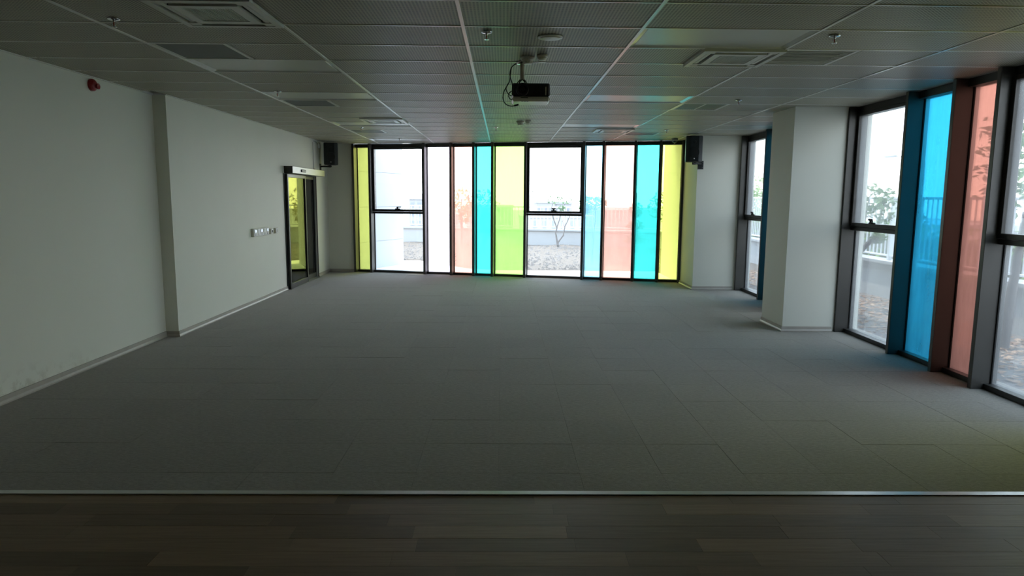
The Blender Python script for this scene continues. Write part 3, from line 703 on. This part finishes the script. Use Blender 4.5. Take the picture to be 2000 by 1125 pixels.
MB().cbox(.001, .152, -.006, .0, DH, DH + .125, .002).build('end_cap', M['sash'], hd); MB().cbox(.001, .152, 2.16, 2.175, DH, DH + .125, .002).build('end_cap', M['white'], hd)
e = tag(empty('cable_duct', (XL2, 14.02, 0)), 'thin white cable duct running up the wall above the sliding door', 'cable duct')
MB().cbox(.001, .016, -.01, .01, DH + .13, 2.74, .003).build('duct', M['white'], e); MB().lathe([(.02, 0), (.02, .02), (.012, .024)], 12, (.018, 0, DH + .126)).build('grommet', M['red'], e)
e = tag(empty('wall_sensor', (XL2, 14.4, 2.70)), 'small white corner sensor on a curved cable near the far left loudspeaker', 'sensor')
MB().cbox(.001, .05, -.04, .05, -.06, .04, .01).build('housing', M['white'], e)
MB().tube([(.012, -.36, .06), (.012, -.25, .065), (.015, -.15, .045), (.02, -.06, .03), (.02, -.03, .02)], .006, 6).build('cable', M['grey'], e)

# switches and sockets on the left wall
e = tag(empty('socket_strip', (XL2, 10.46, 1.035)), 'strip of five surface mounted power sockets left of the sliding door', 'sockets')
MB().cbox(.001, .038, 0, .675, 0, .128, .004).build('back_box', M['cream'], e)
for k in range(5):
    y = .006 + k * .133
    s_ = MB().cbox(.036, .046, y, y + .128, .006, .122, .003).build('socket', M['white'], e)
    MB().cbox(.045, .053, y + .02, y + .108, .062, .112, .003).build('flap', M['chrome'] if k % 2 == 0 else M['white'], s_)
    MB().lathe([(.022, 0), (.022, .003), (.018, .004)], 14, (.045, y + .064, .034), 'x').build('outlet', M['grey'], s_)
for y, w, lab, dotm in ((11.25, .11, 'small surface socket with a dark centre beside the five-socket strip', 'gasket'), (11.49, .13, 'single surface switch nearest to the sliding door', 'cream')):
    e = tag(empty('wall_switch' if w > .12 else 'wall_socket', (XL2, y, 1.04)), lab, 'switch' if w > .12 else 'socket')
    MB().cbox(.001, .034, 0, w, 0, .09, .004).build('back_box', M['cream'], e); p = MB().cbox(.033, .042, .006, w - .006, .006, .084, .003).build('plate', M['white'], e)
    MB().cbox(.041, .047, w * .34, w * .68, .024, .066, .002).build('insert', M[dotm], p)
# red alarm siren
e = tag(empty('alarm_siren', (XL1, 6.84, 2.715)), 'round red fire alarm siren high on the near left wall', 'alarm')
MB().lathe([(.058, .001), (.058, .02), (.054, .03), (.05, .032)], 26, (0, 0, 0), 'x').build('base', M['red'], e)
MB().lathe([(.050, .03), (.048, .036), (.040, .042), (.02, .043)], 26, (0, 0, 0), 'x').build('horn_body', M['red'], e)
MB().lathe([(.022, .04), (.026, .05), (.028, .062), (.022, .064), (.012, .055)], 18, (0, .02, -.01), 'x').build('sounder', M['red'], e)

# ------------------------------------------------------------------ outside: ground, walls, railings
struct(MB().prism([(-4.2, fy(-4.2, .3)), (3.57, fy(3.5, .2)), (3.57, 15.75), (0, 15.85), (-.8, 16.1), (-1.6, 17.2), (-2.2, 18.1), (-3.2, 18.3), (-6, 18.5), (-6, 15.5)], -.12, -.02).build('paving', M['pave']), 'pale sunlit paving strip outside the far windows')
def hf(x, y):
    return .03 * math.sin(x * 1.7 + y * .8) + .025 * math.sin(x * 3.1 - y * 2.3 + 1)
def bed(name, mat, xs, ys, hfun, label):
    nx, ny = 60, 60; vs = []; fs = []
    for b in range(ny + 1):
        for a in range(nx + 1):
            x = xs[0] + (xs[1] - xs[0]) * a / nx; y = ys(x)[0] + (ys(x)[1] - ys(x)[0]) * b / ny
            vs.append((x, y, hfun(x, y)))
    k = nx + 1
    fs = [(b * k + a, b * k + a + 1, (b + 1) * k + a + 1, (b + 1) * k + a) for b in range(ny) for a in range(nx)]
    return struct(MB().add(vs, fs, True).build(name, mat), label)
def gw(x): return 22.25 - .27 * x          # far garden wall line
def hgar(x, y):
    e_ = 15.8 if x > -.3 else 15.8 + min(2.5, (-.3 - x) * 1.35)
    d = y - e_
    if d < 0: return -.10
    return min(.16, d * .03) + hf(x, y) * min(1, d * 1.5) * .7 - .012
bed('ground', M['gravel'], (-9, 7.4), lambda x: (13.6 if x > 4.6 else 15.6, gw(x) + .1), hgar, 'gravel garden bed between far windows and boundary wall')
bed('ground', M['soil'], (4.3, 6.6), lambda x: (-3, 21), lambda x, y: -.10 + .05 * (x - 4.3) + hf(x, y) * .5, 'dry soil bed with fallen leaves outside the right-hand windows')
WT = .66
struct(MB().prism([(-10, gw(-10)), (6.5, gw(6.5)), (6.5, gw(6.5) + .2), (-10, gw(-10) + .2)], -.5, WT - .05).prism([(-10, gw(-10) - .05), (6.45, gw(6.45) - .05), (6.5, gw(6.5) + .25), (-10, gw(-10) + .25)], WT - .05, WT).build('wall_garden_far', M['concrete']), 'low rendered boundary wall beyond the far gravel bed')
struct(MB().box(6.45, 6.65, -3, gw(6.5), -.5, WT - .05).box(6.38, 6.72, -3, gw(6.5) - .05, WT - .05, WT).build('wall_garden_right', M['concrete']), 'low rendered boundary wall beyond the right-hand windows')
struct(MB().box(-400, 400, 28, 900, -16, -15).box(9, 400, -60, 28, -3.2, -2.4).build('ground_distant', M['land']), 'pale hazy land below the terrace')
# white outer wing on the left with panel joints
wc = Vector((-2.50, 17.1)); wa = Vector((-3.38, 15.2)); wd = (wc - wa).normalized(); wnn = Vector((-wd.y, wd.x))
wg = empty('wall_white_wing', (wa.x, wa.y, 0), math.atan2(wd.y, wd.x)); struct(wg, 'tall white clad wing wall seen through the left clear and yellow panes')
Lw = (wc - wa).length
MB().box(.06, Lw, .02, 1.9, -.15, 4.6).build('core', M['concrete'], wg)
zs = [-.14, .62, 1.42, 2.22, 3.02, 3.82, 4.6]
for k in range(6):
    for x0, x1 in ((.06, Lw + .02),): MB().cbox(x0, x1, -.0, .02, zs[k] + .003, zs[k + 1] - .003, .002).build('cladding_panel', M['plaster'], wg)
    MB().cbox(Lw, Lw + .02, .02, 1.9, zs[k] + .003, zs[k + 1] - .003, .002).build('cladding_panel', M['plaster'], wg)

def railing(p, q, z0, z1, lab, pitch=.12):
    p, q = Vector((*p, 0)), Vector((*q, 0)); L = (q - p).length; a = math.atan2(q.y - p.y, q.x - p.x)
    e = tag(empty('railing', (p.x, p.y, z0), a), lab, 'railing'); h = z1 - z0
    MB().cbox(0, L, -.02, .02, h - .04, h, .004).build('top_rail', M['rail'], e); MB().cbox(0, L, -.015, .015, .06, .09, .004).build('bottom_rail', M['rail'], e)
    bm = MB().box(-.009, .009, -.009, .009, .09, h - .04).mesh('bar', M['rail']); n = int(L / pitch)
    pm = MB().cbox(-.03, .03, -.03, .03, 0, h + .02, .004).mesh('post', M['rail'])
    for k in range(1, n): link('bar', bm, e, (k * L / n, 0, 0))
    np_ = max(2, int(L / 1.9))
    for k in range(np_ + 1): link('post', pm, e, (.04 + k * (L - .08) / np_, 0, 0))
railing((6.55, 7.0), (6.55, 20.3), WT, 1.72, 'white steel railing on the wall beyond the right-hand windows')
railing((-4.6, gw(-4.6) + .1), (6.3, gw(6.3) + .1), WT, 1.38, 'pale steel railing on the far boundary wall')

# loose stones and leaves: too many to count
def stones():
    m = MB()
    for _ in range(2600):
        x = R.uniform(-3.4, 4.4); y = 15.9 + (gw(x) - 16.0) * R.random() ** 1.3
        if hgar(x, y) < -.03: continue
        s_ = R.uniform(.015, .06); z = hgar(x, y); a = R.random() * 6
        vs = [(x + s_ * math.cos(a + k * 1.57) * R.uniform(.7, 1.3), y + s_ * math.sin(a + k * 1.57) * R.uniform(.7, 1.3), z - .01 + s_ * R.uniform(0, .2)) for k in range(4)] + [(x, y, z + s_ * R.uniform(.4, .9))]
        m.add(vs, [(0, 1, 4), (1, 2, 4), (2, 3, 4), (3, 0, 4)])
    return m
tag(stones().build('gravel_stones', M['rock']), 'loose grey and brown stones on the far gravel bed', 'stones', None, 'stuff')
def leaf_quads(m, n, gen, size):
    for _ in range(n):
        c = Vector(gen()); a = Vector((R.gauss(0, 1), R.gauss(0, 1), R.gauss(0, 1))).normalized(); b = a.cross(Vector((R.gauss(0, 1), R.gauss(0, 1), R.gauss(0, 1)))).normalized(); k = R.uniform(.6, 1.3) * size
        m.add([c - a * k, c + b * k * .45 + a.cross(b) * k * .12, c + a * k, c - b * k * .45 + a.cross(b) * k * .12], [(0, 1, 2), (0, 2, 3)])
    return m
ll = MB()
for _ in range(4500):
    x = 4.75 + 1.6 * R.random() ** .8; y = R.uniform(5, 16); z = -.10 + .05 * (x - 4.3) + hf(x, y) * .5 + .012; a = R.random() * 6.28; k = R.uniform(.02, .05)
    ca, sa = math.cos(a), math.sin(a); t1, t2 = R.uniform(-.01, .02), R.uniform(-.01, .025)
    ll.add([(x - ca * k, y - sa * k, z), (x + sa * k * .5, y - ca * k * .5, z + t1), (x + ca * k, y + sa * k, z + .01), (x - sa * k * .5, y + ca * k * .5, z + t2)], [(0, 1, 2), (0, 2, 3)])
tag(ll.build('leaf_litter', M['litter']), 'dry brown leaves scattered on the soil outside the right-hand windows', 'leaves', None, 'stuff')

# trees
def ell(c, r):
    def gen():
        while True:
            p = (R.uniform(-1, 1), R.uniform(-1, 1), R.uniform(-1, 1)); d = p[0] ** 2 + p[1] ** 2 + p[2] ** 2
            if .15 < d < 1: return (c[0] + p[0] * r[0], c[1] + p[1] * r[1], c[2] + p[2] * r[2])
    return gen
def tree(loc, branches, crowns, leafmat, lab, nleaf=500, lsize=.07, group=None, name='garden_tree'):
    e = tag(empty(name, loc), lab, 'tree', group)
    t = MB().tube(branches[0][0], branches[0][1], 8).build('trunk', M['bark'], e)
    for pts, r_ in branches[1:]: MB().tube(pts, r_, 6).build('branch', M['bark'], t)
    if crowns:
        m = MB()
        for c, r_ in crowns: leaf_quads(m, nleaf, ell(c, r_), lsize)
        m.build('foliage', leafmat, e)
    return e
tree((1.68, 21.0, .1), [([(0, 0, -.05), (.02, 0, .12), (0, 0, .2)], [.05, .04, .036]), ([(0, 0, .18), (-.06, 0, .5), (-.02, 0, .62), (-.14, 0, .95), (-.2, 0, 1.25), (-.12, 0, 1.5)], [.03, .026, .022, .018, .012, .006]),
     ([(-.04, 0, .6), (.04, .02, .85), (.1, .05, 1.1), (.22, .05, 1.4)], [.02, .016, .012, .006]), ([(0, 0, .18), (.18, 0, .42), (.22, 0, .68), (.34, 0, .95), (.42, 0, 1.15)], [.028, .022, .017, .012, .005]), ([(.22, 0, .66), (.14, 0, .85), (.26, 0, 1.05)], [.012, .009, .004])],
     [((.12, 0, 1.25), (.12, .12, .08)), ((-.1, 0, 1.5), (.25, .2, .16)), ((.2, .02, 1.52), (.22, .2, .14))], M['leaf'], 'small bare forked tree behind the central clear window', 70, .04)
tree((-1.32, 21.6, .1), [([(0, 0, -.05), (.03, 0, .5), (-.02, 0, 1.0), (.02, 0, 1.5)], [.055, .045, .035, .02]), ([(0, 0, .95), (.25, .1, 1.35)], [.02, .008]), ([(0, 0, 1.05), (-.25, 0, 1.4)], [.02, .008])],
     [((0, 0, 1.45), (.42, .35, .4)), ((.1, 0, 1.0), (.22, .22, .3))], M['leafy'], 'slender tree with yellow leaves behind the left salmon pane', 170, .06)
tree((-.62, 20.4, .1), [([(0, 0, -.05), (.05, 0, .5), (0, 0, 1.1)], [.06, .05, .03]), ([(0, 0, .6), (.15, 0, 1.1)], [.025, .01])], [((0, 0, 1.35), (.55, .4, .45)), ((.1, 0, .75), (.2, .2, .5))], M['leaf'], 'leafy young tree behind the left turquoise pane', 330, .06)
tree((2.32, 17.6, .05), [([(0, 0, -.05), (.02, 0, .6), (.06, 0, 1.1), (.05, 0, 1.45)], [.03, .026, .022, .014]), ([(.05, 0, 1.3), (-.25, 0, 1.5)], [.012, .005]), ([(.05, 0, 1.3), (.3, 0, 1.48)], [.012, .005])],
     [((0, 0, 1.5), (.36, .3, .16)), ((-.2, 0, 1.35), (.16, .2, .12))], M['leaf'], 'staked young tree behind the pale blue pane', 170, .06)
st = tag(empty('tree_stake', (2.2, 17.6, -.02)), 'pair of timber stakes beside the young tree behind the pale blue pane', 'stake')
for dx in (0, .11): MB().tube([(dx, .05, 0), (dx, .05, .95)], .014, 6).build('post', M['stake'], st)
for z in (.35, .85): MB().cbox(-.03, .14, .03, .05, z, z + .03, .004).build('tie', M['stake'], st)
tree((3.85, 19.9, .12), [([(0, 0, -.05), (0, 0, .8), (.02, 0, 1.7)], [.05, .035, .012])], [((0, 0, .35), (.35, .35, .15)), ((.02, 0, .75), (.3, .3, .16)), ((.02, 0, 1.2), (.2, .2, .22))], M['leafd'], 'sparse young conifer behind the right salmon pane', 220, .05)
tree((4.75, 20.2, .12), [([(0, 0, -.05), (.05, 0, .7), (0, 0, 1.3)], [.05, .04, .02])], [((0, 0, 1.3), (.5, .4, .45))], M['leaf'], 'round young tree behind the right turquoise pane', 300, .06)
tree((5.58, 10.62, -.05), [([(0, 0, -.05), (.0, .01, .3), (.0, .02, .6), (-.01, -.02, .92)], [.075, .06, .055, .05]), ([(0, 0, .88), (0, -.18, 1.0), (0, -.42, 1.15), (.02, -.5, 1.42), (.03, -.6, 1.75)], [.045, .04, .034, .022, .008]), ([(0, 0, .9), (.0, -.06, 1.2), (0, -.16, 1.5), (0, -.2, 1.75)], [.034, .028, .016, .006])],
     [((0, -.22, 1.72), (.2, .22, .26)), ((0, -.68, 1.62), (.16, .12, .3)), ((.0, .1, 1.6), (.15, .14, .26)), ((.02, -.5, 1.16), (.07, .12, .08))], M['leaf'], 'curved trunk tree close outside the clear window by the pillar', 130, .05)
tree((5.75, 7.6, -.05), [([(0, 0, -.05), (.05, .02, .7), (.1, 0, 1.6)], [.06, .05, .03]), ([(.03, 0, .6), (-.1, .35, .72), (-.15, .55, .68)], [.02, .012, .005])], [((.1, 0, 2.2), (.7, .8, .6)), ((-.1, .45, .72), (.12, .18, .09))], M['leaf'], 'leafy tree outside the right edge of the picture', 420, .055)
grp = 'trees beyond the right-hand railing'
for (x, y, zc, rxy, rz_, lab, lm) in ((8.6, 17.6, 1.2, .5, .5, 'round crowned tree beyond the railing, left in the clear window by the pillar', 'leaf'), (8.4, 14.2, 1.1, .4, .4, 'second tree beyond the railing beside the round crowned one', 'leaf'),
                                  (8.8, 19.6, 1.2, .5, .6, 'tree beyond the railing behind the pillar', 'leaf'), (9.2, 11.6, 2.4, .9, 1.1, 'large tree beyond the railing at the right edge of the picture', 'leaf'), (9.4, 26.0, 1.8, .9, .8, 'distant tree seen through the far right awning window', 'leafh')):
    tree((x, y, -2.4), [([(0, 0, 0), (.03, 0, 2.2), (0, 0, zc + 2.2)], [.11, .09, .03]), ([(0, 0, zc + 1.6), (.2, .3, zc + 2.5)], [.04, .015])], [((0, 0, zc + 2.4), (rxy, rxy, rz_)), ((.1, -rxy * .5, zc + 2.1), (rxy * .7, rxy * .7, rz_ * .6))], M[lm], lab, 420, .085, grp)
hg = tag(empty('hedge', (7.5, 14, -2.4)), 'yellow green hedge behind the right-hand railing', 'hedge')
m = MB()
def hgen(): return (R.uniform(-.35, .35), R.uniform(-7, 7), 1.6 + R.random() * (2.05 + .25 * math.sin(_ * .1)))
_ = 0
leaf_quads(m, 5200, lambda: (R.uniform(-.35, .35), R.uniform(-7, 7), 1.4 + R.random() * 2.25), .075).build('foliage', M['leafh'], hg)
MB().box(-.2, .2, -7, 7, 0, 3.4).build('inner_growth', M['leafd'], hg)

# street lamp, shelter, crane and far buildings
sl = tag(empty('street_lamp', (14.2, 23.2, -2.4)), 'grey street lamp arm seen through the clear window by the pillar', 'street lamp')
MB().tube([(0, 0, 0), (0, 0, 5.35)], [.09, .05], 10).build('pole', M['grey'], sl); MB().tube([(0, 0, 5.3), (0, .6, 5.5), (0, 1.7, 5.66)], .035, 8).build('arm', M['grey'], sl)
MB().cbox(-.13, .13, 1.6, 2.35, 5.62, 5.73, .04).build('lamp_head', M['grey'], sl)
sh = tag(empty('shelter', (11.5, 19.0, -2.4)), 'low grey roofed shelter beyond the railing near the pillar', 'shelter')
MB().prism([(-1.4, -2.4), (1.4, -2.4), (1.4, 2.6), (-1.4, 2.6)], 3.35, 3.48).build('roof', M['road'], sh)
for a in (-1.2, 1.2):
    for b in (-2.2, 2.4): MB().cbox(a - .06, a + .06, b - .06, b + .06, 0, 3.35, .01).build('post', M['road'], sh)
MB().box(1.2, 1.26, -2.2, 2.4, .4, 3.0).build('back_panel', M['road'], sh)

cr = tag(empty('tower_crane', (8.1, 200, -15)), 'pale tower crane beyond the central clear window', 'crane')
m = MB(); mw = .55; ht = 20.6
for sx in (-1, 1):
    for sy in (-1, 1): m.box(sx * mw - .07, sx * mw + .07, sy * mw - .07, sy * mw + .07, 0, ht)
m.build('mast', M['crane'], cr)
n = 18
for k in range(n):
    z0, z1 = ht * k / n, ht * (k + 1) / n; s_ = 1 if k % 2 else -1
    MB().tube([(-mw * s_, -mw, z0), (mw * s_, -mw, z1)], .06, 5).build('lattice', M['crane'], cr); MB().tube([(-mw, -mw * s_, z0), (-mw, mw * s_, z1)], .06, 5).build('lattice', M['crane'], cr)
m = MB(); m.box(-.2, 3.2, -.4, -.3, 18.2, 18.35); m.box(-.2, 3.2, -.4, -.3, 16.6, 16.75); m.box(3.1, 3.25, -.4, -.3, 16.6, 18.3); m.box(1.5, 1.62, -.4, -.3, 16.6, 18.3); m.build('counter_jib', M['crane'], cr)
for x in (-.3, 2.4): MB().tube([(x - .3, -.4, 20.9), (x, -.4, 20.2), (x + .3, -.4, 20.9)], .09, 5).build('signal_arm', M['crane'], cr)

def building(x0, x1, y, zt, lab, nx, nz, fh, mat='bwall', gable=False, ww=.5, wh=.5, dep=12):
    e = tag(empty('building', ((x0 + x1) / 2, y, -15)), lab, 'building', None); h = zt + 15; w = (x1 - x0) / 2
    MB().box(-w, w, 0, dep, 0, h).build('wall', M[mat], e)
    if gable: MB().add([(-w - .3, -.3, h), (w + .3, -.3, h), (w + .3, dep, h), (-w - .3, dep, h), (-w * .3, dep * .3, h + 1.0), (w * .5, dep * .3, h + 1.0)], [(0, 1, 5, 4), (1, 2, 5), (2, 3, 4, 5), (3, 0, 4), (0, 3, 2, 1)]).build('roof', M['broof'], e)
    else: MB().box(-w - .15, w + .15, -.15, dep, h, h + .3).build('roof', M[mat], e)
    cw, ch = 2 * w / nx, fh
    wm = MB().box(-cw * ww / 2, cw * ww / 2, -.08, .05, -ch * wh / 2, ch * wh / 2).mesh('window', M['bwin'])
    for a in range(nx):
        for b in range(nz): link('window', wm, e, (-w + cw * (a + .5), 0, h - ch * (b + .6)))
building(-16.4, -12.9, 120, 1.2, 'pale apartment block right of the white wing in the left clear window', 3, 3, 1.6, gable=True, ww=.55)
building(-13.4, -9.2, 135, -2.0, 'low pale block behind the blush pink pane', 3, 2, 1.5)
building(5.4, 8.2, 110, .75, 'small pale block left of the bare tree crown', 3, 4, 1.3, ww=.4)
building(9.2, 11.8, 118, .6, 'small pale block right of the bare tree crown', 2, 4, 1.35, ww=.4)
building(2.6, 13.6, 100, -1.3, 'long white low building behind the bare forked tree', 8, 2, 1.6, ww=.35, wh=.7, dep=8)
building(-5.5, 1.5, 104, .1, 'long pale building behind the green pane', 6, 3, 1.5, ww=.4)
building(15, 27, 118, -.6, 'pale building behind the right salmon and turquoise panes', 6, 2, 1.6, ww=.4)
